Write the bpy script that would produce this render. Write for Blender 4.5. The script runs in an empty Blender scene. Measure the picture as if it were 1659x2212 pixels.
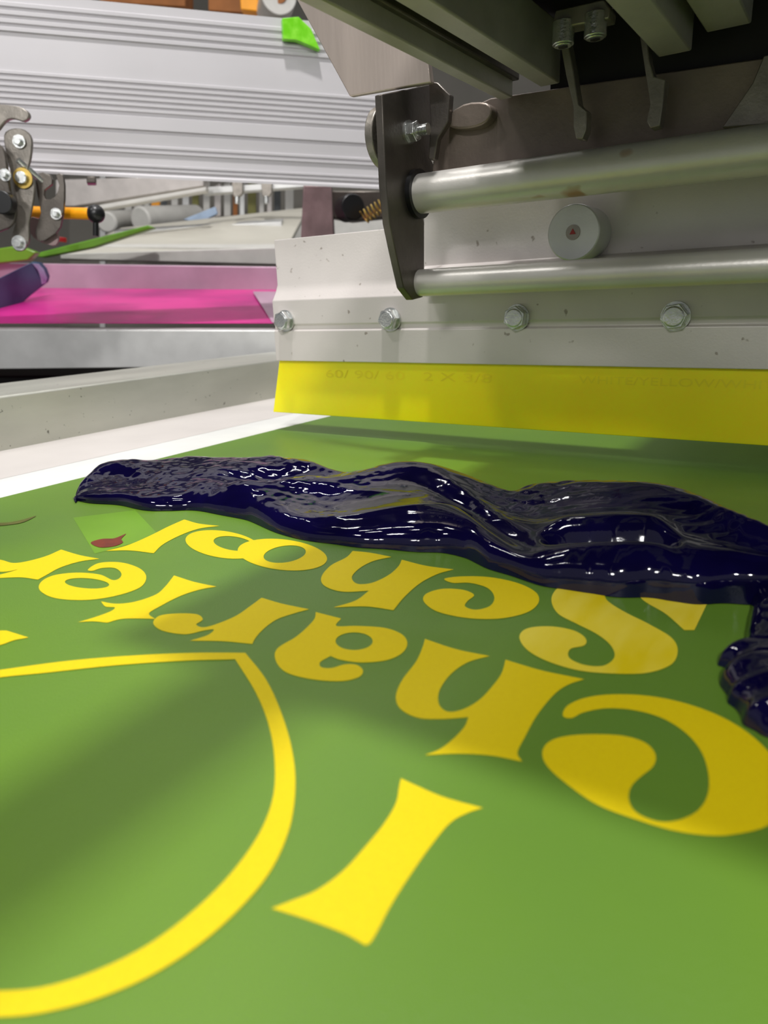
import bpy, bmesh, math, random
from mathutils import Vector, Matrix, noise
from mathutils.geometry import tessellate_polygon
random.seed(4)
S = bpy.context.scene
COL = S.collection
R_ = math.radians
try:
    S.view_settings.view_transform = 'Standard'
except Exception:
    pass

# ------------------------------------------------------------ camera
FPX, CX, CY = 1540.0, 829.5, 1106.0
rho, pit, psi = R_(2.1), R_(16.5), R_(33.6)
CAM = Vector((0, 0, .10))
fh = Vector((-math.sin(psi), math.cos(psi), 0))
r0 = Vector((math.cos(psi), math.sin(psi), 0))
Z = Vector((0, 0, 1))
F = fh*math.cos(pit) - Z*math.sin(pit)
U0 = fh*math.sin(pit) + Z*math.cos(pit)
RR = r0*math.cos(rho) - U0*math.sin(rho)
UU = r0*math.sin(rho) + U0*math.cos(rho)
cd = bpy.data.cameras.new('camera'); cam = bpy.data.objects.new('camera', cd); COL.objects.link(cam)
m = Matrix((RR, UU, -F)).transposed().to_4x4(); m.translation = CAM
cam.matrix_world = m
cd.sensor_fit = 'VERTICAL'; cd.sensor_height = 36; cd.sensor_width = 27; cd.lens = 36*FPX/2212
cd.clip_start = .01; cd.clip_end = 50
cd.dof.use_dof = True; cd.dof.focus_distance = .36; cd.dof.aperture_fstop = 15
S.camera = cam

def ray(x, y): return F*FPX + RR*(x-CX) + UU*(CY-y)
def onp(x, y, P, n):
    d = ray(x, y); return CAM + d*((P-CAM).dot(n)/d.dot(n))
def onz(x, y, z=0.): return onp(x, y, Vector((0, 0, z)), Z)
def onX(x, y, X): return onp(x, y, Vector((X, 0, 0)), Vector((1, 0, 0)))
def onY(x, y, Y): return onp(x, y, Vector((0, Y, 0)), Vector((0, 1, 0)))
def onD(x, y, D): return onp(x, y, CAM+fh*D, fh)

# ------------------------------------------------------------ materials
def lin(c):
    return tuple(((v/255)/12.92 if v/255 <= .04045 else (((v/255)+.055)/1.055)**2.4) for v in c)
def M(name, rgb, rough=.5, metal=0., var=.1, scale=30, bump=0., bscale=300, coat=0., stretch=(1, 1, 1), rgb2=None, sss=0., spec=.5, speck=None):
    mt = bpy.data.materials.new(name); mt.use_nodes = True
    nt = mt.node_tree; b = nt.nodes['Principled BSDF']
    tc = nt.nodes.new('ShaderNodeTexCoord'); mp = nt.nodes.new('ShaderNodeMapping')
    mp.inputs['Scale'].default_value = stretch
    nt.links.new(tc.outputs['Object'], mp.inputs['Vector'])
    nz = nt.nodes.new('ShaderNodeTexNoise'); nz.inputs['Scale'].default_value = scale; nz.inputs['Detail'].default_value = 5
    nt.links.new(mp.outputs['Vector'], nz.inputs['Vector'])
    rp = nt.nodes.new('ShaderNodeValToRGB')
    c = lin(rgb); c2 = lin(rgb2) if rgb2 else tuple(min(1, v*(1+var)) for v in c)
    if not rgb2: c = tuple(v*(1-var) for v in c)
    rp.color_ramp.elements[0].position = .35; rp.color_ramp.elements[1].position = .65
    rp.color_ramp.elements[0].color = (*c, 1); rp.color_ramp.elements[1].color = (*c2, 1)
    nt.links.new(nz.outputs['Fac'], rp.inputs['Fac'])
    outc = rp.outputs['Color']
    if speck:      # sparse stains: (colour, noise scale, threshold)
        n3 = nt.nodes.new('ShaderNodeTexNoise'); n3.inputs['Scale'].default_value = speck[1]; n3.inputs['Detail'].default_value = 2
        nt.links.new(tc.outputs['Object'], n3.inputs['Vector'])
        r3 = nt.nodes.new('ShaderNodeValToRGB'); r3.color_ramp.elements[0].position = speck[2]; r3.color_ramp.elements[1].position = speck[2]+.05
        r3.color_ramp.elements[0].color = (0, 0, 0, 1); r3.color_ramp.elements[1].color = (.8, .8, .8, 1)
        nt.links.new(n3.outputs['Fac'], r3.inputs['Fac'])
        mx = nt.nodes.new('ShaderNodeMixRGB'); mx.inputs['Color2'].default_value = (*lin(speck[0]), 1)
        nt.links.new(r3.outputs['Color'], mx.inputs['Fac']); nt.links.new(outc, mx.inputs['Color1']); outc = mx.outputs['Color']
    nt.links.new(outc, b.inputs['Base Color'])
    b.inputs['Roughness'].default_value = rough; b.inputs['Metallic'].default_value = metal
    b.inputs['Coat Weight'].default_value = coat; b.inputs['Specular IOR Level'].default_value = spec
    if sss:
        b.inputs['Subsurface Weight'].default_value = sss; b.inputs['Subsurface Scale'].default_value = .006
    if bump:
        n2 = nt.nodes.new('ShaderNodeTexNoise'); n2.inputs['Scale'].default_value = bscale; n2.inputs['Detail'].default_value = 3
        nt.links.new(mp.outputs['Vector'], n2.inputs['Vector'])
        bp = nt.nodes.new('ShaderNodeBump'); bp.inputs['Strength'].default_value = bump; bp.inputs['Distance'].default_value = .001
        nt.links.new(n2.outputs['Fac'], bp.inputs['Height']); nt.links.new(bp.outputs['Normal'], b.inputs['Normal'])
    return mt
ALU = M('aluminium', (202, 202, 200), .36, .35, .05, 40, .1, 900)
ALUW = M('pale_aluminium', (210, 203, 199), .42, .2, .05, 18, .08, 700, speck=((140, 128, 118), 160, .70))
ALUR = M('frame_aluminium', (182, 182, 172), .40, .4, .12, 22, .05, 500, speck=((80, 78, 70), 260, .71), stretch=(1, .3, 1))
ALUG = M('dull_aluminium', (184, 178, 174), .42, .3, .10, 30, .1, 500)
ROD = M('satin_rod', (214, 210, 204), .36, .35, .05, 30, .08, 600, speck=((160, 110, 60), 45, .72))
ARMW = M('anodised_arm', (196, 193, 196), .5, .1, .03, 8, spec=.3)
STEEL = M('dark_steel', (98, 92, 86), .36, .65, .2, 40, .1, 600)
LSTEEL = M('worn_steel', (138, 132, 124), .36, .55, .2, 60, .15, 600)
BROWN = M('bronze_grey_steel', (124, 112, 102), .38, .5, .18, 25, .1, 500)
BRUSH = M('brushed_steel', (190, 176, 167), .34, .55, .12, 40, .1, 600, stretch=(1, 1, .1))
CHROME = M('zinc_plated', (205, 207, 205), .25, .9, .12, 300, .2, 900)
BLACK = M('black_plastic', (16, 16, 18), .35, 0, .2)
DARK = M('dark_cover', (24, 22, 21), .6, .2, .2)
GREEN = M('green_emulsion', (88, 124, 44), .36, 0, .1, 7, .20, 2600, rgb2=(96, 132, 34))
YEL = M('yellow_mesh', (214, 190, 0), .55, 0, .04, 900, .22, 3200, rgb2=(217, 194, 0), spec=.3)
YELS = M('stained_yellow_mesh', (215, 192, 4), .55, 0, .04, 28, .22, 3200, rgb2=(224, 206, 70), spec=.3, stretch=(3, .8, 1))
BLADE = M('yellow_urethane', (255, 238, 0), .36, 0, .03, 25, rgb2=(254, 232, 0), sss=.35)
PRINT = M('faded_brown_print', (243, 221, 2), .5)
PRINT2 = M('very_faded_print', (253, 234, 0), .45)
TAPE = M('green_tape', (106, 150, 36), .3, 0, .05)
REDS = M('dried_red_ink', (110, 40, 20), .4, 0, .2, 200)
SMUD = M('dark_green_smudge', (92, 92, 34), .4, 0, .2, 200)
WMESH = M('white_mesh', (212, 212, 209), .5, 0, .05, 20)
GLUE = M('glue_band', (198, 192, 188), .5, 0, .06, 10)
PINK = M('pink_emulsion', (226, 50, 150), .28, 0, .08, 7, rgb2=(176, 32, 122), spec=.5)
PINKW = M('lilac_reflection_aluminium', (196, 164, 184), .4, .2, .12, 10)  # reflection of the pink screen is put into this rail colour
INK = M('navy_ink', (7, 4, 40), .06, 0, .2, 60, .08, 200, spec=.5)
ORANGE = M('orange_plastic', (250, 165, 10), .4, 0, .05)
LIME = M('lime_paint', (110, 205, 20), .3, 0, .1, 90, rgb2=(140, 225, 60))
GREENP = M('green_painted_bar', (95, 150, 35), .4)
NAVY = M('blue_teal_gloss', (52, 72, 104), .45, 0, .2, 15, rgb2=(76, 106, 132), spec=.3)
CREAM = M('cream_panel', (198, 194, 182), .5, 0, .05, 6)
OFFW = M('offwhite', (206, 204, 198), .5, 0, .05)
CARD = M('cardboard', (150, 95, 50), .8, 0, .15, 15)
REDP = M('red_plastic', (150, 30, 24), .4)
MAUVE = M('mauve_steel', (150, 128, 128), .4, .4, .2, 30)
GOLD = M('brass_spring', (200, 170, 90), .35, .8)
BLUEP = M('pale_blue_paper', (170, 190, 215), .6)
FLOOR = M('concrete_floor', (110, 108, 104), .6, 0, .15, 3)
WALL = M('grey_wall', (140, 136, 128), .8, 0, .1, 2)
OLIVE = M('olive_sheet', (120, 118, 60), .6)
CHAR = M('charcoal_sheet', (70, 74, 76), .6)
CEIL = M('dark_ceiling', (62, 64, 68), .8, 0, .2, 2)

# ------------------------------------------------------------ object helpers
def root(name, label, cat, loc, group=None):
    o = bpy.data.objects.new(name, None); COL.objects.link(o); o.location = loc
    o.empty_display_size = .02
    o['label'] = label; o['category'] = cat
    if group: o['group'] = group
    return o
def obj(name, bm, mat, parent=None, bevel=0., label=None, ang=32):
    bmesh.ops.recalc_face_normals(bm, faces=bm.faces[:])
    me = bpy.data.meshes.new(name); bm.to_mesh(me); bm.free()
    for p in me.polygons: p.use_smooth = True
    me.set_sharp_from_angle(angle=R_(ang))
    me.materials.append(mat)
    o = bpy.data.objects.new(name, me); COL.objects.link(o)
    if parent:
        o.parent = parent
        if parent.type == 'EMPTY': o.matrix_parent_inverse = Matrix.Translation(-parent.location)
    if bevel:
        b = o.modifiers.new('bevel', 'BEVEL'); b.width = bevel; b.segments = 2; b.limit_method = 'ANGLE'
    if label: o['label'] = label
    return o
def tag(o, label, cat, group=None):
    o['label'] = label; o['category'] = cat
    if group: o['group'] = group
    return o
def struct(o): o['kind'] = 'structure'; return o
def prism(bm, pts, ext):
    a = [bm.verts.new(p) for p in pts]; b = [bm.verts.new(Vector(p)+ext) for p in pts]
    n = len(pts)
    bm.faces.new(a); bm.faces.new(b[::-1])
    for i in range(n): bm.faces.new((a[i], b[i], b[(i+1) % n], a[(i+1) % n]))
    return bm
def P(pts, ext): return prism(bmesh.new(), pts, Vector(ext))
def box(bm, x0, x1, y0, y1, z0, z1):
    return prism(bm, [Vector((x0, y0, z0)), Vector((x1, y0, z0)), Vector((x1, y1, z0)), Vector((x0, y1, z0))], Vector((0, 0, z1-z0)))
def B(*a): return box(bmesh.new(), *a)
def cyl(bm, a, b, r, n=32, r2=None, rot=0.):
    a, b = Vector(a), Vector(b); ax = (b-a).normalized()
    t = ax.orthogonal().normalized() if abs(ax.z) > .9 else ax.cross(Z).normalized()
    s = ax.cross(t); r2 = r if r2 is None else r2
    A = [bm.verts.new(a+(t*math.cos(rot+2*math.pi*i/n)+s*math.sin(rot+2*math.pi*i/n))*r) for i in range(n)]
    Bv = [bm.verts.new(b+(t*math.cos(rot+2*math.pi*i/n)+s*math.sin(rot+2*math.pi*i/n))*r2) for i in range(n)]
    bm.faces.new(A); bm.faces.new(Bv[::-1])
    for i in range(n): bm.faces.new((A[i], Bv[i], Bv[(i+1) % n], A[(i+1) % n]))
    return bm
def C(a, b, r, n=32, r2=None, rot=0.): return cyl(bmesh.new(), a, b, r, n, r2, rot)
def sphere(c, r):
    bm = bmesh.new(); bmesh.ops.create_uvsphere(bm, u_segments=24, v_segments=16, radius=r, matrix=Matrix.Translation(c)); return bm
def ext_x(prof, x0, x1):
    return P([Vector((x0, y, z)) for y, z in prof], (x1-x0, 0, 0))
def bolt(parent, c, ax, r, h, washer=True, name='bolt'):
    ax = Vector(ax).normalized(); c = Vector(c)
    bm = C(c+ax*.0012, c+ax*h, r, 6, rot=random.random())
    cyl(bm, c+ax*h, c+ax*(h+.0006), r*.8, 24, r*.7)
    o = obj(name, bm, CHROME, parent, .0004)
    if washer: obj('washer', C(c, c+ax*.0013, r*1.1, 32), CHROME, o)
    return o
def smoothc(pts, n=7, closed=True):
    out = []; N = len(pts)
    for i in range(N if closed else N-1):
        g = lambda k: pts[k % N] if closed else pts[max(0, min(N-1, k))]
        a, b, c, d = g(i-1), g(i), g(i+1), g(i+2)
        vb, vc = Vector(b[:2]), Vector(c[:2])
        m1 = (vc-vb) if len(b) > 2 else (vc-Vector(a[:2]))*.5
        m2 = (vc-vb) if len(c) > 2 else (Vector(d[:2])-vb)*.5
        L = (vc-vb).length
        for mm in (m1, m2):
            if mm.length > L*1.3: mm *= L*1.3/mm.length
        for k in range(n):
            t = k/n
            out.append(vb*(2*t**3-3*t*t+1)+m1*(t**3-2*t*t+t)+vc*(3*t*t-2*t**3)+m2*(t**3-t*t))
    return out
def flat(polys, z):
    bm = bmesh.new()
    for outer, holes in polys:
        loops = [[onz(p[0], p[1], z) for p in smoothc(l)] for l in [outer]+holes]
        vs = [bm.verts.new(p) for l in loops for p in l]
        for t in tessellate_polygon(loops):
            try: bm.faces.new([vs[i] for i in t])
            except ValueError: pass
    for f in bm.faces:
        f.normal_update()
        if f.normal.z < 0: f.normal_flip()
    return bm
def flatobj(name, polys, z, mat, parent, label=None):
    bm = flat(polys, z); me = bpy.data.meshes.new(name); bm.to_mesh(me); bm.free()
    me.materials.append(mat); o = bpy.data.objects.new(name, me); COL.objects.link(o); o.parent = parent
    if parent.type == 'EMPTY': o.matrix_parent_inverse = Matrix.Translation(-parent.location)
    if label: o['label'] = label
    return o
def ell(cx, cy, rx, ry, a=0, n=14):
    a = R_(a); return [(cx+rx*math.cos(t)*math.cos(a)-ry*math.sin(t)*math.sin(a), cy+rx*math.cos(t)*math.sin(a)+ry*math.sin(t)*math.cos(a)) for t in [2*math.pi*k/n for k in range(n)]]

# ------------------------------------------------------------ main screen
P0 = onz(0, 975); XR = P0.x
ZT = onX(0, 856, XR).z
XRo = onz(0, 828, ZT).x
Y0, Y1, XE = -.16, .72, .36
scr = root('printing_screen', 'green emulsion coated printing screen with yellow reversed lettering in an aluminium frame', 'printing screen', (0, .3, 0))
W_ = XR-XRo
obj('frame_rail', B(XRo, XR, Y0, Y1, -.004, ZT), ALUR, scr, .0018)
obj('frame_rail', B(XE, XE+W_, Y0, Y1, -.004, ZT), ALUR, scr, .0018)
obj('frame_rail', B(XR, XE, Y1-W_, Y1, -.004, ZT), ALUR, scr, .0018)
obj('frame_rail', B(XR, XE, Y0, Y0+W_, -.004, ZT), ALUR, scr, .0018)
obj('mesh_fabric', B(XR, XE, Y0+W_, Y1-W_, -.0006, 0), WMESH, scr)
XG = onz(0, 1034).x
bm = bmesh.new()
bm.faces.new([bm.verts.new(v) for v in (Vector((XR, Y0+W_, .0001)), Vector((XG, Y0+W_, .0001)), Vector((XG+.004, Y1-W_, .0001)), Vector((XR, Y1-W_, .0001)))])
obj('glue_strip', bm, GLUE, scr)
g1, g2 = onz(0, 1076), onz(690, 905)
d = (g2-g1)/(g2.y-g1.y)
bm = bmesh.new()
vs = [bm.verts.new(v+Vector((0, 0, .00012))) for v in (g1+d*(-.12-g1.y), Vector((.33, -.12, 0)), Vector((.33, .66, 0)), g1+d*(.66-g1.y))]
bm.faces.new(vs)
sten = obj('stencil', bm, GREEN, scr)
Lz = .00024
letters = [
 ('big I', [([(866,1681,1),(905,1699),(960,1722),(1043,1745,1),(1010,1756),(972,1778),(930,1828),(883,1895),(845,1955),(815,2012),(800,2036),(790,2042,1),(740,2015),(660,1985),(586,1962,1),(625,1947),(685,1922),(742,1880),(792,1825),(830,1778),(855,1735),(862,1700)], [])], YEL),
 ('big c', [([(1216,1546),(1225,1525),(1262,1508),(1320,1500),(1400,1503),(1480,1519),(1560,1549),(1625,1590),(1672,1640),(1695,1700),(1685,1755),(1655,1785),(1600,1800),(1540,1805),(1460,1795),(1380,1772),(1290,1738),(1220,1690),(1180,1652),(1172,1622),(1190,1600),(1230,1589),(1290,1586),(1350,1590),(1395,1605),(1416,1630),(1411,1655),(1385,1677),(1365,1697),(1358,1722),(1368,1748),(1395,1766),(1430,1775),(1470,1770),(1508,1750),(1529,1715),(1530,1670),(1514,1622),(1480,1582),(1430,1551),(1370,1534),(1310,1530),(1260,1539),(1235,1551)], [])], YEL),
 ('h', [([(918,1380,1),(985,1402),(1058,1417,1),(1012,1430),(975,1455),(950,1490),(948,1520),(967,1537),(1000,1532),(1035,1512),(1062,1484),(1083,1455),(1092,1425,1),(1170,1448),(1262,1467,1),(1225,1480),(1195,1502),(1160,1545),(1135,1590),(1118,1625),(1128,1645,1),(1060,1632),(990,1628),(918,1631,1),(950,1618),(980,1595),(1003,1570),(1012,1549,1),(960,1553),(905,1551),(866,1532),(855,1505),(868,1470),(898,1430),(912,1400)], [])], YEL),
 ('a', [([(682,1322,1),(737,1336,1),(727,1352),(770,1352),(830,1356),(868,1370),(880,1390),(868,1411),(835,1426),(780,1431),(735,1425),(714,1417,1),(692,1430),(694,1441),(716,1443),(745,1435),(770,1436),(784,1448),(776,1462),(740,1471),(680,1468),(622,1454),(597,1430),(598,1402),(640,1375),(668,1350),(680,1335)], [ell(765,1385,40,19)])], YEL),
 ('r', [([(565,1291,1),(610,1304),(668,1316,1),(635,1325),(598,1338),(570,1358),(552,1378),(545,1391,1),(480,1385),(410,1384,1),(448,1372),(462,1360),(440,1362),(400,1370),(350,1362),(331,1346),(345,1330),(385,1325),(426,1327),(438,1338),(424,1349),(440,1355),(470,1347),(510,1330),(542,1308)], [])], YEL),
 ('t', [([(376,1243,1),(420,1257),(468,1267,1),(430,1274),(388,1288),(345,1310),(322,1325),(335,1337,1),(300,1336),(262,1337),(232,1345,1),(200,1342),(168,1344,1),(205,1333),(240,1320),(248,1312),(228,1310),(218,1299,1),(250,1304),(290,1300),(335,1285),(356,1268)], [])], YEL),
 ('e', [([(190,1230),(215,1216),(262,1215),(302,1228),(316,1247),(302,1269),(250,1287),(185,1296),(120,1292),(87,1276),(88,1258),(115,1243),(165,1237),(215,1241),(243,1253),(258,1249),(262,1238),(248,1227),(220,1227),(200,1233)], [ell(188,1260,48,11,4)])], YEL),
 ('r', [([(132,1187,1),(172,1199),(215,1207,1),(172,1213),(130,1226),(102,1241),(82,1252,1),(40,1247),(-60,1252,1),(0,1241),(38,1230),(10,1235),(-40,1232),(-60,1220),(-40,1208),(0,1209),(28,1216),(60,1212),(100,1201)], [])], YEL),
 ('l', [([(398,1122,1),(430,1131),(474,1136,1),(430,1142),(390,1156),(352,1176),(332,1195,1),(280,1189),(228,1190,1),(275,1178),(322,1158),(362,1138)], [])], YEL),
 ('o', [(ell(482,1176,82,29,8,16), [ell(505,1174,44,15,8)])], YEL),
 ('o', [(ell(610,1198,97,33,6,16), [ell(615,1197,46,18,-8)])], YEL),
 ('h', [([(762,1190,1),(800,1194),(846,1203,1),(806,1212),(776,1228),(760,1247),(772,1261),(803,1259),(838,1243),(860,1224),(868,1209,1),(920,1222),(980,1230,1),(945,1240),(907,1260),(873,1290),(850,1318,1),(790,1310),(720,1312,1),(768,1297),(797,1276,1),(740,1278),(702,1266),(694,1247),(714,1222),(748,1204)], [])], YEL),
 ('c', [([(960,1250),(1000,1245),(1060,1247),(1120,1260),(1158,1280),(1163,1302),(1138,1323),(1080,1336),(1010,1335),(945,1321),(916,1300),(920,1283),(955,1272),(1000,1274),(1024,1285),(1010,1298),(1005,1310),(1028,1317),(1058,1309),(1068,1290),(1053,1270),(1015,1259),(978,1259)], [])], YEL),
 ('s', [([(1205,1270),(1191,1295),(1205,1325),(1245,1347),(1290,1370),(1320,1395),(1327,1420),(1303,1438),(1262,1436),(1230,1421),(1232,1402),(1262,1394),(1265,1379),(1240,1362),(1190,1353),(1140,1357),(1122,1375),(1137,1402),(1180,1427),(1250,1448),(1330,1455),(1400,1453),(1450,1435),(1464,1405),(1450,1377),(1400,1347),(1350,1322),(1310,1295),(1300,1265),(1240,1255)], []),
        ([(1370,1270,1),(1390,1297),(1438,1326),(1478,1361,1),(1500,1361,1),(1527,1305,1),(1540,1270,1)], [])], YELS),
 ('serif', [([(-60,1362,1),(14,1362,1),(62,1377,1),(30,1383),(5,1392),(-60,1410,1)], [])], YEL),
 ('shield_outline', [([(-200,1478),(-100,1462),(0,1447),(150,1427),(300,1415),(420,1410),(530,1410,1),(575,1468),(608,1540),(631,1620),(638,1700),(625,1790),(585,1880),(520,1960),(430,2040),(320,2110),(200,2160),(90,2188),(0,2197),(-200,2200,1),(-200,2140,1),(0,2140),(100,2130),(210,2095),(320,2040),(420,1965),(500,1885),(560,1800),(590,1720),(593,1640),(580,1565),(552,1495),(508,1424,1),(400,1427),(250,1437),(100,1453),(0,1463),(-100,1478),(-200,1495,1)], [])], YEL),
]
for i, (nm, polys, mt) in enumerate(letters):
    flatobj('shield_outline' if nm == 'shield_outline' else 'letter', polys, Lz+i*.000006, mt, sten)
flatobj('tape_patch', [([(158,1118,1),(292,1102,1),(345,1158,1),(205,1196,1)], [])], .0002, TAPE, scr)
flatobj('ink_smudge', [([(196,1172),(220,1164),(245,1163),(262,1157),(272,1153),(262,1164),(265,1172),(245,1180),(215,1182)], [])], .0004, REDS, scr)
flatobj('ink_smudge', [([(-20,1130),(20,1128),(50,1122),(78,1114),(50,1128),(15,1134),(-20,1136)], [])], .0004, SMUD, scr)

# ------------------------------------------------------------ ink
def lerp_tab(tab, x):
    if x <= tab[0][0]: return tab[0][1]
    for i in range(len(tab)-1):
        a, b = tab[i], tab[i+1]
        if x <= b[0]:
            p = tab[max(0, i-1)]; q = tab[min(len(tab)-1, i+2)]
            t = (x-a[0])/(b[0]-a[0]); h = b[0]-a[0]
            m1 = (b[1]-p[1])/(b[0]-p[0])*h if i > 0 else b[1]-a[1]
            m2 = (q[1]-a[1])/(q[0]-a[0])*h if i < len(tab)-2 else b[1]-a[1]
            return a[1]*(2*t**3-3*t*t+1)+m1*(t**3-2*t*t+t)+b[1]*(3*t*t-2*t**3)+m2*(t**3-t*t)
    return tab[-1][1]
TOP = [(158,1078),(170,1046),(200,1018),(240,1003),(320,999),(420,990),(520,988),(600,985),(660,996),(715,1020),(780,1023),(850,1008),(930,1008),(1000,1024),(1060,1050),(1105,1066),(1150,1054),(1250,1049),(1370,1047),(1470,1066),(1560,1100),(1659,1142),(1800,1200)]
BOT = [(158,1084),(250,1093),(350,1104),(450,1109),(530,1124),(600,1155),(660,1168),(760,1182),(900,1194),(1000,1206),(1060,1230),(1150,1263),(1250,1281),(1400,1297),(1500,1305),(1600,1308),(1700,1312),(1800,1315)]
HH = [(158,.002),(190,.008),(260,.011),(400,.012),(600,.015),(715,.013),(800,.015),(900,.018),(1020,.017),(1105,.015),(1180,.018),(1370,.023),(1600,.022),(1800,.02)]
PROF = [(0,0),(.01,.16),(.035,.32),(.08,.5),(.14,.62),(.2,.67),(.28,.67),(.4,.67),(.55,.78),(.68,.93),(.77,1),(.86,.93),(.94,.6),(.985,.25),(1,0)]
PROF2 = [(0,0),(.015,.25),(.05,.5),(.12,.7),(.25,.85),(.5,.96),(.77,1),(.9,.8),(1,.3)]
def gauss(t): return math.exp(-t*t)
def loft(name, secs, prof, M_, mat, parent, fn, its=2, bulge=.003):
    bm = bmesh.new(); rows = []
    s = 0; last = None
    for i, (a, t, h, x) in enumerate(secs):
        g = Vector((t.x, t.y, 0)); w = g-a; L = w.length
        back = g+w.normalized()*min(.022, L*.4+.002)
        if last is not None: s += (a-last).length
        last = a
        row = []
        tot = (back-a); uT = L/tot.length
        for j in range(M_+1):
            u = j/M_; u = u**1.25
            v = u/uT*.77 if u < uT else .77+(u-uT)/(1-uT)*.23
            z = h*lerp_tab(prof, v)
            p = a+tot*u
            dz = fn(x, v, s, u*tot.length, p, h)
            edge = min(1, v*6, (1-v)*8); edge = edge*edge*(3-2*edge)
            z = max(0, z+dz*edge)
            bul = -math.sin(min(1, v/.14)*math.pi)*bulge*min(1, h/.012)
            p = p+w.normalized()*bul
            row.append(bm.verts.new((p.x, p.y, .0004+z)))
        rows.append(row)
    for i in range(len(rows)-1):
        for j in range(M_): bm.faces.new((rows[i][j], rows[i+1][j], rows[i+1][j+1], rows[i][j+1]))
    bm.faces.new(rows[0]); bm.faces.new(rows[-1][::-1])
    o = obj(name, bm, mat, parent, ang=180)
    sm = o.modifiers.new('soften', 'SMOOTH'); sm.factor = .5; sm.iterations = its
    return o
def nz_(*a): return noise.noise(Vector(a))
def sst(a, b, x):
    t = max(0, min(1, (x-a)/(b-a))); return t*t*(3-2*t)
def fn1(x, v, s, w, p, h):
    wx = nz_(p.x*16, p.y*16, 4)*.012
    X, Y_ = p.x, p.y
    left = 1-sst(600, 860, x)
    n = nz_(X*13, (w+wx+s*.25)*19, 3)*.0034
    r = (1-abs(nz_(X*10+5, (w+wx+s*.2)*22, 9)))**3*.0012-.0005
    f = (nz_(X*45, Y_*70, 1)*.0011+nz_(X*200, Y_*240, 6)*.00035)*left
    patch = max(0, nz_(X*22, Y_*22, 12)-.05)
    f += nz_(X*220, Y_*220, 8)*.0011*patch*(1-left)
    st = nz_(X*9, (w+wx*.5)*330, 2)*.00022*sst(850, 1100, x)*sst(.3, .45, v)
    g = 0
    if 1150 < x < 1480:
        c = .17+.02*math.sin((x-1180)/90)
        e = sst(1150, 1230, x)*(1-sst(1400, 1480, x))
        g = (-gauss((v-c-.06)/.05)*.010 + gauss((v-c+.07)/.07)*.002 + gauss((v-c-.18)/.07)*.004)*e
    if 440 < x < 800:
        c = .12+(x-480)/280*.55
        e = sst(440, 560, x)*(1-sst(690, 800, x))
        g += (gauss((v-c)/.10)*.003-gauss((v-c-.18)/.09)*.0028)*e
    if 860 < x < 1200:
        c = .72-(x-900)/280*.45
        e = sst(860, 980, x)*(1-sst(1090, 1200, x))
        g += (gauss((v-c)/.10)*.0016-gauss((v-c+.18)/.10)*.0022)*e
    a = min(1, h/.012)
    return (n+r+f+st)*a+g
secs = []
N = 640
for i in range(N+1):
    t = i/N; x = 158+(1800-158)*(t**1.15)
    h = lerp_tab(HH, x)
    j1 = 8*nz_(x*.011, 0, 0)
    secs.append((onz(x, lerp_tab(BOT, x)+j1), onz(x+2, lerp_tab(TOP, x), h), h, x))
ink = root('printing_ink', 'thick glossy navy blue ink heaped across the green screen', 'ink', onz(900, 1150))
loft('ink_heap', secs, PROF, 150, INK, ink, fn1)
LE = [(1265,1590),(1300,1618),(1325,1622),(1350,1616),(1380,1610),(1404,1606),(1424,1592),(1432,1558),(1440,1550),(1448,1574),(1460,1580),(1472,1556),(1482,1554),(1500,1566),(1512,1574),(1520,1570),(1535,1588),(1550,1598),(1570,1606),(1582,1630),(1595,1652),(1605,1690),(1615,1730)]
secs = []
for i in range(241):
    y = 1265+(1615-1265)*i/240; x = lerp_tab(LE, y)
    e = min(1, (1620-y)/60+.2); h = .0075*e
    b_ = onz(x, y); t_ = onz(1735, y-14, 0)
    t_ = b_+(t_-b_).normalized()*max(.02, (t_-b_).length); t_.z = h
    secs.append((b_, t_, h, x))
def fn2(x, v, s, w, p, h):
    return (nz_(p.x*45, p.y*28, 3)*.0022+(1-abs(nz_(p.x*60, p.y*40, 15)))**2*.0014+nz_(p.x*200, p.y*160, 5)*.0004)*min(1, h/.0075)
loft('ink_trail', secs, PROF2, 90, INK, ink, fn2, 2, .0005)

# ------------------------------------------------------------ squeegee
YS = onz(590, 890, .015).y
zb = .015
z1 = onY(600, 778, YS).z; z2 = onY(600, 712, YS).z; z3 = onY(600, 650, YS).z; z4 = onY(596, 517, YS).z
XL = onY(590, 890, YS).x; XL2 = onY(598, 700, YS).x
XRt = onY(1659, 800, YS).x+.10
sq = root('squeegee', 'squeegee with translucent yellow blade bolted in a long aluminium holder', 'squeegee', (XL+.2, YS, zb))
bl = onY(1659, 963, YS); k = (bl.z-zb)/(bl.x-XL)
blade = obj('blade', P([Vector((XL, YS, zb)), Vector((XRt, YS, zb+k*(XRt-XL))), Vector((XRt, YS, z1+.006)), Vector((XL2+.0005, YS, z1+.006)), Vector((XL2-.0003, YS, z1-.0005))], (0, .0095, 0)), BLADE, sq, .0004)
prof = [(YS-.004, z1), (YS-.004, z2-.001), (YS-.0025, z2), (YS-.0025, z2+.003), (YS-.0035, z2+.004), (YS-.0035, z3), (YS+.001, z3+.006), (YS+.004, z3+.012),
        (YS+.004, z4), (YS+.009, z4), (YS+.009, z3+.004), (YS+.014, z3-.004), (YS+.014, z1), (YS+.0096, z1), (YS+.0096, z1+.007), (YS-.0001, z1+.007), (YS-.0001, z1)]
holder = obj('blade_holder', ext_x(prof, XL2, XRt), ALUW, sq, .0005)
for px, py in ((618, 693), (845, 690), (1118, 686), (1460, 683), (1880, 680)):
    c = onY(px, py, YS-.0036); bolt(sq, c, (0, -1, 0), .0074, .0065)
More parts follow.
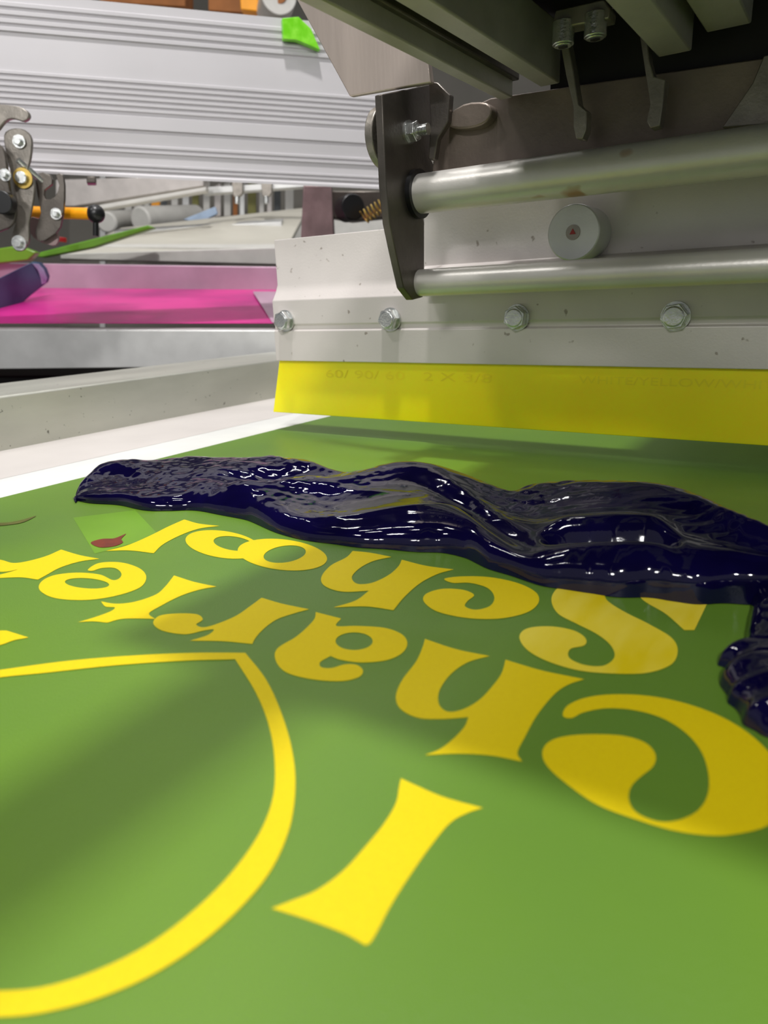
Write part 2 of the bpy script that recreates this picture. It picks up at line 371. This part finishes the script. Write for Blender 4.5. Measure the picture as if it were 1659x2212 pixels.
def text(body, p0, h, xlen, mat, parent, nm):
    cu = bpy.data.curves.new('t', 'FONT'); cu.body = body; cu.size = h
    to = bpy.data.objects.new('t', cu); COL.objects.link(to)
    bpy.context.view_layer.update()
    me = bpy.data.meshes.new_from_object(to.evaluated_get(bpy.context.evaluated_depsgraph_get()))
    w = max(v.co.x for v in me.vertices)
    for v in me.vertices: v.co = Vector((p0.x+v.co.x*xlen/w, p0.y-.0002, p0.z+v.co.y))
    bpy.data.objects.remove(to); bpy.data.curves.remove(cu)
    me.materials.clear(); me.materials.append(mat); me.name = nm
    o = bpy.data.objects.new(nm, me); COL.objects.link(o); o.parent = parent
a, b = onY(703, 815, YS), onY(1062, 820, YS)
text('60/ 90/ 60   2 X 3/8', a, .0085, b.x-a.x, PRINT, blade, 'printed_marking')
a, b = onY(1250, 828, YS), onY(1700, 832, YS)
text('WHITE/YELLOW/WHITE', a, .0068, b.x-a.x, PRINT2, blade, 'printed_marking')

# ------------------------------------------------------------ carriage
YB = YS-.053
XP = onY(900, 640, YB).x
car = root('squeegee_carriage', 'steel and aluminium squeegee carriage with two round rods above the yellow blade', 'press carriage', (XP+.15, YB, .24))
plate = [(826,203),(935,181),(934,262),(930,340),(945,372),(915,392),(905,420),(908,455),(917,480),(917,560),(917,612),(914,642),(892,648),(872,622),(855,545),(842,482),(834,400),(830,300)]
sp = obj('side_plate', P([onX(x, y, XP) for x, y in plate], (-.005, 0, 0)), STEEL, car, .0006)
c1 = onX(900, 420, XP); c2 = onX(908, 611, XP)
obj('guide_rod', C(c1+Vector((-.008, 0, 0)), c1+Vector((.5, 0, 0)), .0108, 48), ROD, car)
obj('guide_rod', C(c2+Vector((-.002, 0, 0)), c2+Vector((.5, 0, 0)), .0078, 48), ROD, car)
obj('rod_collar', C(c1+Vector((-.0005, 0, 0)), c1+Vector((.003, 0, 0)), .0135, 40), BLACK, car)
YM = YS-.010
a = onY(930, 640, YM); t = onY(930, 390, YM)
mpz = onY(945, 577, YM).z
obj('mounting_plate', ext_x([(YM, t.z+.02), (YM+.0055, t.z+.02), (YM+.0055, a.z), (YM-.006, a.z), (YM-.006, mpz-.001), (YM-.004, mpz), (YM, mpz+.001)], a.x-.004, a.x+.45), ALUW, car, .0004)
kf = onY(1238, 502, YM-.022)
kn = obj('round_knob', C((kf.x, YM, kf.z), kf, .0148, 48), ALU, car, .0008)
obj('screw', C(kf+Vector((0, .0005, 0)), kf+Vector((0, -.0006, 0)), .0040, 24), LSTEEL, kn)
obj('red_triangle_mark', P([kf+Vector((0.0020*math.cos(q), -.0006, 0.0020*math.sin(q))) for q in (R_(90), R_(210), R_(330))], (0, -.0004, 0)), REDP, kn)
bolt(car, onX(882, 286, XP), (1, 0, 0), .0056, .006)
st = onX(882, 286, XP); obj('threaded_stud', C(st, st+Vector((.013, 0, 0)), .003, 20), CHROME, car)
pc = onX(812, 290, XP-.008)
obj('pivot_disc', C(pc+Vector((0, .012, 0)), pc+Vector((-.005, .012, 0)), .016, 40), LSTEEL, car, .0006)
YC = YB+.018
bp = [(932,380),(945,262),(1060,212),(1330,172),(1700,118),(1700,284),(1300,330)]
obj('cross_beam', P([onY(x, y, YC) for x, y in bp], (0, .006, 0)), BROWN, car, .0006)
obj('gusset_plate', P([onY(x, y, YB-.012) for x, y in [(600,-75),(755,208),(931,178),(925,130),(660,-60)]], (0, .004, 0)), BRUSH, car, .0006)
obj('hook_bracket', P([onY(x, y, YB+.006) for x, y in [(925,175),(945,178),(972,205),(968,262),(945,300),(938,345),(925,345),(930,260)]], (0, .005, 0)), STEEL, car, .0006)
obj('weld_lug', P([onY(x, y, YC-.008) for x, y in smoothc([(955,262),(1000,225),(1050,222),(1062,245),(1040,270),(990,278)], 3)], (0, .008, 0)), BROWN, car, .001)
ZB = onY(1100, 213, YC).z+.002
def beam(xa, xb, zlo, hgt, mat, y1, nm='rail_profile', ref=0):
    A = onz(xa, ref, zlo).x; Bx = onz(xb, ref, zlo).x
    return obj(nm, B(A, Bx, .16, y1, zlo, zlo+hgt), mat, car, .0008)
beam(640, 700, ZB-.003, .012, ALUG, YC-.004)
beam(712, 738, ZB+.001, .010, STEEL, YC-.003)
beam(755, 822, ZB+.005, .014, STEEL, YC-.003)
beam(850, 930, ZB, .027, ALUG, YC-.002)
beam(942, 962, ZB+.016, .012, LSTEEL, YC-.010)
beam(1305, 1410, ZB, .028, ALUG, YC-.012)
beam(1424, 1450, ZB+.010, .018, STEEL, YC-.012)
beam(1480, 1600, ZB+.006, .022, ALUG, YC-.012)
x0 = onz(640, 0, ZB).x
obj('dark_gap_top', B(x0+.004, .30, .12, YC+.006, ZB+.031, ZB+.036), DARK, car)  # added dark sheet, blocks the bright surroundings above the beams
obj('dark_gap_back', B(x0+.03, .30, YC+.0065, YC+.012, ZB-.03, ZB+.031), DARK, car)  # added dark sheet standing in for the black gap behind the cross beam
obj('support_beam', B(-.12, .06, YC-.02, 1.2, ZB+.037, ZB+.10), ARMW, car, .002)
obj('bolt_bracket', P([onY(x, y, YB-.03) for x, y in [(1195,45),(1200,22),(1305,-2),(1318,20),(1315,40),(1205,62)]], (0, .01, .0)), LSTEEL, car, .0006)
for px, py in ((1218, 68), (1288, 50)):
    c = onY(px, py-22, YB-.028)
    bm = C(c, c-Vector((0, 0, .0095)), .0050, 24)
    cyl(bm, c-Vector((0, 0, .0095)), c-Vector((0, 0, .0102)), .0040, 24)
    o = obj('socket_bolt', bm, CHROME, car, .0004)
    obj('socket', C(c-Vector((0, 0, .0100)), c-Vector((0, 0, .0105)), .0024, 6), BLACK, o)
for pts in ([(1208,86),(1226,84),(1238,150),(1250,225),(1268,240),(1266,280),(1258,301),(1244,300),(1238,275),(1238,230),(1222,160)],
            [(1382,78),(1398,75),(1402,130),(1412,165),(1438,172),(1432,225),(1425,272),(1405,278),(1396,262),(1404,225),(1396,170)]):
    obj('hanging_fin', P([onY(x, y, YC-.018) for x, y in pts], (0, .008, 0)), LSTEEL, car, .0005)
obj('corner_gusset', P([onY(x, y, YC-.006) for x, y in [(1560,275),(1625,180),(1650,120),(1760,100),(1760,262)]], (0, .005, 0)), LSTEEL, car, .0005)

# unseen bar added above to cast the diagonal shadow on the stencil
sa, sb = onz(0, 1850), onz(900, 1235)
sd = (sb-sa).normalized(); sn = Vector((-sd.y, sd.x, 0))
zz = .29; hw = .018
obj('shadow_bar', P([sa-sd*.5-sn*hw+Z*zz, sa-sd*.5+sn*hw+Z*zz, sb+sd*.02+sn*hw+Z*zz, sb+sd*.02-sn*hw+Z*zz], (0, 0, .03)), DARK, car, .002)

# ------------------------------------------------------------ big grooved arm
D0 = .95
pa = CAM+ray(400, 200)*(D0/ray(400, 200).dot(fh))
az = R_(72); dv = fh*math.cos(az)+r0*math.sin(az); nn = Vector((dv.y, -dv.x, 0))
if nn.dot(fh) > 0: nn = -nn
yt = lambda x: -19+.0955*x
yb_ = lambda x: 371.5+.046*x
tl, bl_, tr, br_ = [onp(x, y, pa, nn) for x, y in ((-260, yt(-260)), (-260, yb_(-260)), (900, yt(900)), (900, yb_(900)))]
pr = [(0, -.05), (0, 0)]
def ridges(v0, v1, n):
    for i in range(n):
        s = (v1-v0)/n; a = v0+i*s
        pr.extend([(a, 0), (a+s*.15, .0018), (a+s*.6, .0018), (a+s*.75, -.0004), (a+s*.95, -.0004)])
ridges(.05, .225, 4); pr.append((.24, 0)); pr.append((.40, 0)); ridges(.42, .62, 6); pr += [(.63, 0), (.635, .002), (.71, .002), (.715, -.001), (.73, -.001), (.735, .001)]
ridges(.80, .86, 2); ridges(.915, .965, 2)
pr += [(.985, .003), (1, .003), (.80, -.05)]
bm = bmesh.new()
A_ = [bm.verts.new(tl.lerp(bl_, v)+nn*dd) for v, dd in pr]; B_ = [bm.verts.new(tr.lerp(br_, v)+nn*dd) for v, dd in pr]
bm.faces.new(A_); bm.faces.new(B_[::-1])
for i in range(len(pr)): bm.faces.new((A_[i], B_[i], B_[(i+1) % len(pr)], A_[(i+1) % len(pr)]))
arm = tag(obj('ribbed_beam', bm, ARMW, None, ang=20), 'large white ribbed aluminium press arm crossing behind the carriage', 'press arm')
gc = [onp(x, y, pa+nn*.012, nn) for x, y in [(610,39),(645,36),(672,62),(692,108),(660,94),(640,86),(612,84)]]
tag(obj('green_clip', P(gc, -nn*.009), LIME, None, .0005), 'bright green painted clip on top of the white ribbed arm', 'clip')
tag(obj('cable_stud', P([onp(x, y, pa+nn*.006, nn) for x, y in ((187,381),(207,381),(207,395),(187,395))], -nn*.02), STEEL, None, .001), 'small dark square stud under the white ribbed arm', 'stud')

# ------------------------------------------------------------ clamp on the left
DC = .80
def prD(pts, D, th, sm=0): 
    q = smoothc(pts, sm) if sm else pts
    return P([onD(p[0], p[1], D) for p in q], fh*th)
cl = root('screen_clamp', 'grey steel linkage clamp with zinc bolts at the left below the white arm', 'clamp', onD(50, 520, DC))
obj('link_plate', prD([(-30,230),(30,228),(56,238),(62,252),(50,262),(28,256),(10,262),(-10,285),(-30,290)], DC-.01, .006, 3), LSTEEL, cl, .0008)
obj('link_plate', prD([(8,292),(25,278),(52,280),(68,300),(66,340),(60,370),(74,400),(70,440),(62,480),(62,520),(50,540),(32,540),(24,515),(34,470),(28,420),(24,380),(14,340)], DC, .004, 3), LSTEEL, cl, .0008)
obj('link_plate', prD([(78,375),(108,378),(112,398),(96,410),(98,430),(118,425),(128,400),(120,378),(136,378),(139,430),(130,490),(108,512),(86,522),(76,500),(88,460),(80,420)], DC+.012, .004, 2), STEEL, cl, .0005)
obj('link_plate', prD([(-40,300),(4,318),(14,360),(20,410),(34,450),(28,482),(8,496),(-40,500)], DC-.016, .005, 3), STEEL, cl, .0008)
obj('link_plate', prD([(62,470),(96,478),(124,505),(120,530),(90,524),(66,505)], DC+.02, .004, 3), MAUVE, cl, .0005)
for px, py, r in ((42, 306, .0055), (50, 385, .0085), (42, 525, .0065), (122, 462, .005), (12, 378, .005)):
    c = onD(px, py, DC-.001 if px < 100 else DC+.011)
    if px == 12: c = onD(px, py, DC-.017)
    w = obj('washer', C(c, c-fh*.0015, r*1.15, 28), GOLD if py == 385 else CHROME, cl)
    obj('bolt', C(c-fh*.0015, c-fh*.006, r*.7, 24), CHROME, cl, .0006)
c = onD(15, 440, DC-.017); obj('black_knob', C(c, c-fh*.012, .011, 28), BLACK, cl, .001)
obj('pin', C(onD(38, 345, DC-.004), onD(96, 395, DC+.016), .003, 20), CHROME, cl)
lv = root('clamp_lever', 'orange lever with a black ball end beside the steel clamp', 'lever', onD(150, 462, DC+.03))
obj('lever_rod', C(onD(62, 458, DC+.045), onD(195, 462, DC+.03), .006, 24), ORANGE, lv)
obj('ball_end', sphere(onD(207, 462, DC+.03), .0095), BLACK, lv)
obj('lever_stem', C(onD(207, 470, DC+.03), onD(207, 510, DC+.03), .003, 16), BLACK, lv)

# ------------------------------------------------------------ pink screen
DN, DF = .98, 1.36
ps = root('printing_screen', 'pink emulsion printing screen in an aluminium frame behind the green one', 'printing screen', onD(300, 700, DN))
nl, nr = onD(-260, 697, DN+.02), onD(640, 697, DN+.02)
fl, fr = onD(-160, 620, DF), onD(640, 626, DF)
pn = (nr-nl).cross(fl-nl).normalized()
if pn.z < 0: pn = -pn
def onpk(x, y, o=0): return onp(x, y, nl+pn*o, pn)
obj('mesh_fabric', P([nl, nr, fr, fl], (0, 0, -.001)), PINK, ps)
obj('frame_rail', P([onD(-260, 711, DN), onD(680, 714, DN), onD(680, 790, DN), onD(-260, 800, DN)], fh*.028+Z*.0025), ALU, ps, .0012)
obj('frame_rail', P([onD(-180, 566, DF), onD(680, 578, DF), onD(680, 640, DF), onD(-180, 640, DF)], fh*.03+Z*.002), PINKW, ps, .0012, label='far rail with pink reflection put into its colour')
q1, q2 = onpk(645, 708, -.02), onpk(650, 632, -.02)
obj('frame_rail', P([q1, q1+r0*.03, q2+r0*.03, q2], pn*.045), ALU, ps, .001)
obj('frame_rail', P([nl-pn*.02, nl-r0*.03-pn*.02, fl-r0*.03-pn*.02, fl-pn*.02], pn*.045), ALU, ps, .001)
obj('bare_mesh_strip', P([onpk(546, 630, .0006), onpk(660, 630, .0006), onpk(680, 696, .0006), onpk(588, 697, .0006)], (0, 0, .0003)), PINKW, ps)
nb = root('squeegee', 'flat blue grey glossy squeegee lying over the left of the pink screen', 'squeegee', onD(30, 650, 1.05))
bar = [(-90,640),(0,600),(66,568),(84,570),(95,582),(102,600),(99,612),(60,642),(-10,704),(-90,730)]
obj('bar', P([onD(x, y, 1.03+.22*max(0, min(1, (x+80)/180))) for x, y in bar], fh*.012+Z*.003), NAVY, nb, .002)
cap = [(72,569),(84,570),(95,582),(102,600),(99,612),(92,614),(90,600),(84,584)]
obj('end_cap', P([onD(x, y, 1.03+.22*max(0, min(1, (x+80)/180))-.001) for x, y in cap], -fh*.004), BLUEP, nb, .001)

# ------------------------------------------------------------ background things
def bg(name, pts, D, th, mat, label, cat, group=None, bev=.002):
    return tag(obj(name, prD(pts, D, th), mat, None, bev), label, cat, group)
tray = root('lifted_screen_frame', 'large cream flat frame tilted up behind the pink screen', 'screen frame', onD(400, 560, 1.5))
p1, p2, p3, p4 = onD(130, 548, 1.45), onD(605, 560, 1.45), onD(665, 448, 2.1), onD(262, 492, 2.1)
obj('panel', P([p1, p2, p3, p4], Vector((0, 0, -.012))), CREAM, tray, .002)
obj('rim', P([onD(130, 548, 1.445), onD(605, 534, 1.445), onD(605, 572, 1.445), onD(130, 560, 1.445)], fh*.01), OFFW, tray, .002)
def lp(u, v): 
    return p1.lerp(p2, u).lerp(p4.lerp(p3, u), v)+Z*.002
obj('inset_rail', P([lp(.04, .10), lp(.96, .10), lp(.955, .16), lp(.045, .16)], Z*.006), OFFW, tray, .001)
obj('inset_rail', P([lp(.08, .55), lp(.92, .55), lp(.92, .62), lp(.08, .62)], Z*.010), ALU, tray, .001)
tag(obj('green_bar', prD([(60,552),(105,540),(320,486),(332,492),(200,535),(90,556)], 1.40, .02), GREENP, None, .002), 'long green painted bar left of the cream frame', 'bar')
bg('green_block', [(-60,545),(40,530),(78,545),(60,562),(-60,575)], 1.33, .02, TAPE, 'pale green block at the left edge under the clamp', 'block')
tag(obj('red_knob', C(onD(130, 522, 1.36), onD(130, 512, 1.36), .011, 24), REDP, None, .001), 'small red knob behind the steel clamp', 'knob')
bg('grey_rail', [(120,388),(440,380),(440,402),(160,446),(120,446)], 1.75, .05, ALUG, 'grey metal rail directly under the white ribbed arm', 'rail')
bg('thin_rail', [(160,452),(445,404),(445,413),(160,463)], 1.70, .03, OFFW, 'thin white rail sloping under the grey rail', 'rail')
bg('crossing_bar', [(440,404),(660,392),(660,404),(440,420)], 1.86, .03, ALU, 'silver crossing bar just under the ribbed arm, right of the grey rail', 'bar')
for i, (px, nm_) in enumerate(((512, 'left'), (575, 'right'))):
    k_ = root('hanging_bolt_clamp', '%s one of two small steel bolt clamps hanging under the ribbed arm' % nm_, 'clamp', onD(px, 420, 1.84), 'small clamps under the ribbed arm')
    obj('body', prD([(px-12,388),(px+12,388),(px+12,416),(px+5,424),(px-8,424)], 1.84, .02), LSTEEL, k_, .001)
    obj('bolt', C(onD(px, 424, 1.845), onD(px, 440, 1.845), .006, 16), CHROME, k_, .001)
for i, (x0, x1, yy, D, l) in enumerate(((230, 290, 480, 2.22, 'short white fabric roll left of the long roll'), (302, 425, 474, 2.24, 'long white fabric roll behind the cream frame'))):
    tag(obj('fabric_roll', C(onD(x0, yy, D), onD(x1, yy-6, D+.25), .030+.006*i, 28), OFFW, None, .006), l, 'fabric roll')
bg('paper_sheet', [(395,474),(465,446),(470,462),(430,482)], 2.15, .01, BLUEP, 'pale blue folded paper beside the white fabric roll', 'paper')
cn = {CHAR: 'charcoal', OFFW: 'white', ALUG: 'grey', ORANGE: 'orange', OLIVE: 'olive', CARD: 'brown', ALU: 'silver'}
rack = [OFFW, ALUG, OFFW, ORANGE, CHAR, OFFW, ALU, OLIVE, OFFW, ALUG, OFFW, CARD, ALU, OLIVE, OFFW, ALUG, CHAR, OFFW]
x = 270; shelf = root('storage_rack', 'grey storage rack of upright screens far behind the cream frame', 'rack', onD(450, 560, 2.6))
obj('shelf_board', prD([(200,476),(700,462),(700,480),(200,494)], 2.55, .25), ALUG, shelf, .003)
obj('back_panel', prD([(150,330),(850,330),(850,700),(150,700)], 2.95, .02), WALL, shelf)
for xx in (215, 690): obj('post', prD([(xx,340),(xx+12,340),(xx+12,900),(xx,900)], 2.52, .02), ALU, shelf, .002)
for i, mt in enumerate(rack):
    w = random.choice((10, 14, 18)); 
    yb2 = 475-(x-200)*.028
    o = obj('stored_screen', prD([(x, 388+random.uniform(-5, 18)), (x+w, 392+random.uniform(-4, 10)), (x+w, yb2-1), (x, yb2)], 2.60, .006), mt, None, .001)
    tag(o, '%s upright panel standing in the far storage rack' % cn[mt], 'panel', 'upright panels in the far rack')
    x += w+random.choice((5, 7, 10))
post = root('press_post', 'mauve grey steel post with a black round knob left of the carriage', 'post', onD(690, 520, 1.25))
obj('post_body', prD([(655,400),(716,400),(722,516),(650,516)], 1.25, .03), MAUVE, post, .002)
obj('arm_block', prD([(716,412),(835,412),(835,470),(760,478),(716,470)], 1.27, .03), STEEL, post, .002)
c = onD(762, 452, 1.25); obj('round_knob', C(c+r0*-.012, c+r0*.002-fh*.03, .020, 36), BLACK, post, .002)
bm = bmesh.new()
p_a = onD(785, 470, 1.2); p_b = onD(832, 440, 1.2); ax = (p_b-p_a); t1 = ax.cross(fh).normalized(); pts = []
for i in range(140):
    q = i/139*2*math.pi*6; pts.append(p_a+ax*(i/139)+(t1*math.cos(q)+fh*math.sin(q))*.010)
for i in range(139): cyl(bm, pts[i], pts[i+1], .0012, 6)
tag(obj('coil_spring', bm, GOLD), 'brass coloured coil spring left of the dark side plate', 'spring')
bg('white_cabinet', [(600,470),(860,428),(860,640),(600,640)], 2.2, .2, OFFW, 'white metal cabinet behind the mauve post', 'cabinet')
bg('cardboard_box', [(215,-120),(400,-120),(400,14),(215,4)], 2.45, .1, CARD, 'brown cardboard box above the arm, left one', 'box')
bg('cardboard_box', [(450,-90),(540,-90),(540,28),(450,22)], 2.45, .1, CARD, 'brown cardboard box above the arm next to the tape roll', 'box')
bg('yellow_bin', [(515,-60),(560,-60),(556,24),(520,20)], 2.2, .1, ORANGE, 'orange yellow bin above the arm between boxes and roll', 'bin')
ro = root('tape_roll', 'white paper roll with a brown core above the green clip', 'roll', onD(605, 20, 2.1))
c = onD(603, -2, 2.1)+Z*.01; obj('paper', C(c, c+fh*.12-r0*.03, .045, 36), OFFW, ro, .002); obj('core', C(c-fh*.001, c+fh*.01, .02, 28), CARD, ro)
bg('white_carton', [(-120,-160),(170,-160),(170,-4),(-120,-22)], 2.45, .1, OFFW, 'white carton above the ribbed arm at the left', 'carton')
bg('high_shelf', [(-300,-28),(900,82),(900,105),(-300,2)], 2.15, .5, ALUG, 'long grey shelf carrying boxes above the ribbed arm', 'shelf')

# ------------------------------------------------------------ press base, setting
tag(obj('print_pallet', B(-.24, .26, -.05, .62, -.035, -.012), DARK, None, .002), 'dark flat print pallet beneath the green screen', 'pallet')
base = root('press_stand', 'dark steel press base and column under the screens', 'press base', (0, 1.0, -.9))
obj('column', C((0, 1.15, -.9), (0, 1.15, ZB+.036), .09, 48), DARK, base, .003)
obj('pallet_arm', B(-.05, .05, .05, 1.15, -.09, -.036), ALU, base, .003)
obj('foot', B(-.4, .4, .8, 1.5, -.9, -.84), DARK, base, .005)
tag(obj('machine_body', prD([(-200,812),(640,812),(760,1500),(-400,1500)], 1.15, .3), DARK, None, .004), 'dark machine body under the pink screen frame', 'machine')
struct(obj('floor', B(-9, 7, -4, 10, -.95, -.9), FLOOR))
struct(obj('ceiling', B(-9, 7, -4, 10, 3.4, 3.45), CEIL))
fc = CAM+fh*5.2
struct(obj('wall_back', P([fc-r0*8-Z*1, fc+r0*8-Z*1, fc+r0*8+Z*3.3, fc-r0*8+Z*3.3], fh*.1), WALL))

# ------------------------------------------------------------ light
w = bpy.data.worlds.new('world'); S.world = w; w.use_nodes = True
w.node_tree.nodes['Background'].inputs[0].default_value = (.95, .97, 1, 1); w.node_tree.nodes['Background'].inputs[1].default_value = .25
def area(loc, sx, sy, e, rz=0., col=(1, .985, .97), tgt=None):
    l = bpy.data.lights.new('light', 'AREA'); l.shape = 'RECTANGLE'; l.size = sx; l.size_y = sy; l.energy = e; l.color = col
    o = bpy.data.objects.new('ceiling_or_fill_light', l); COL.objects.link(o); o.location = loc  # one name for overhead strips and the added key and fill lamps
    if tgt is not None: o.rotation_euler = (Vector(tgt)-Vector(loc)).to_track_quat('-Z', 'Y').to_euler()
    else: o.rotation_euler = (0, 0, rz)
    return o
mid = (sa+sb)/2
area((mid.x, mid.y-.05, 2.4), .15, .11, 48, R_(20))  # key lamp, added so that one diagonal shadow dominates
for k, (x, y) in enumerate(((-1.5, .8), (-.6, 2.2), (.9, -.8), (-1.2, -1.1), (1.3, 1.0), (-2.6, 2.0), (-.4, 1.2), (.3, 2.6), (-1.5, 2.6), (-.9, .1), (-1.6, 1.7), (.5, 1.7))):
    area((x, y, 2.5), .35, .05, 4.4, R_(20))
area((.42, -1.0, 1.05), .10, .05, 14, tgt=(-.1, .45, .1))  # low front lamp, added to reach blade and rods under the carriage
area((-.1, -1.2, .75), .30, .12, 6, tgt=(-.1, .49, .05))  # low front fill, added to brighten the blade
area((-.9, -.6, 1.6), .3, .06, 5, tgt=(-.3, .6, .1))  # added fill lamp from the left side
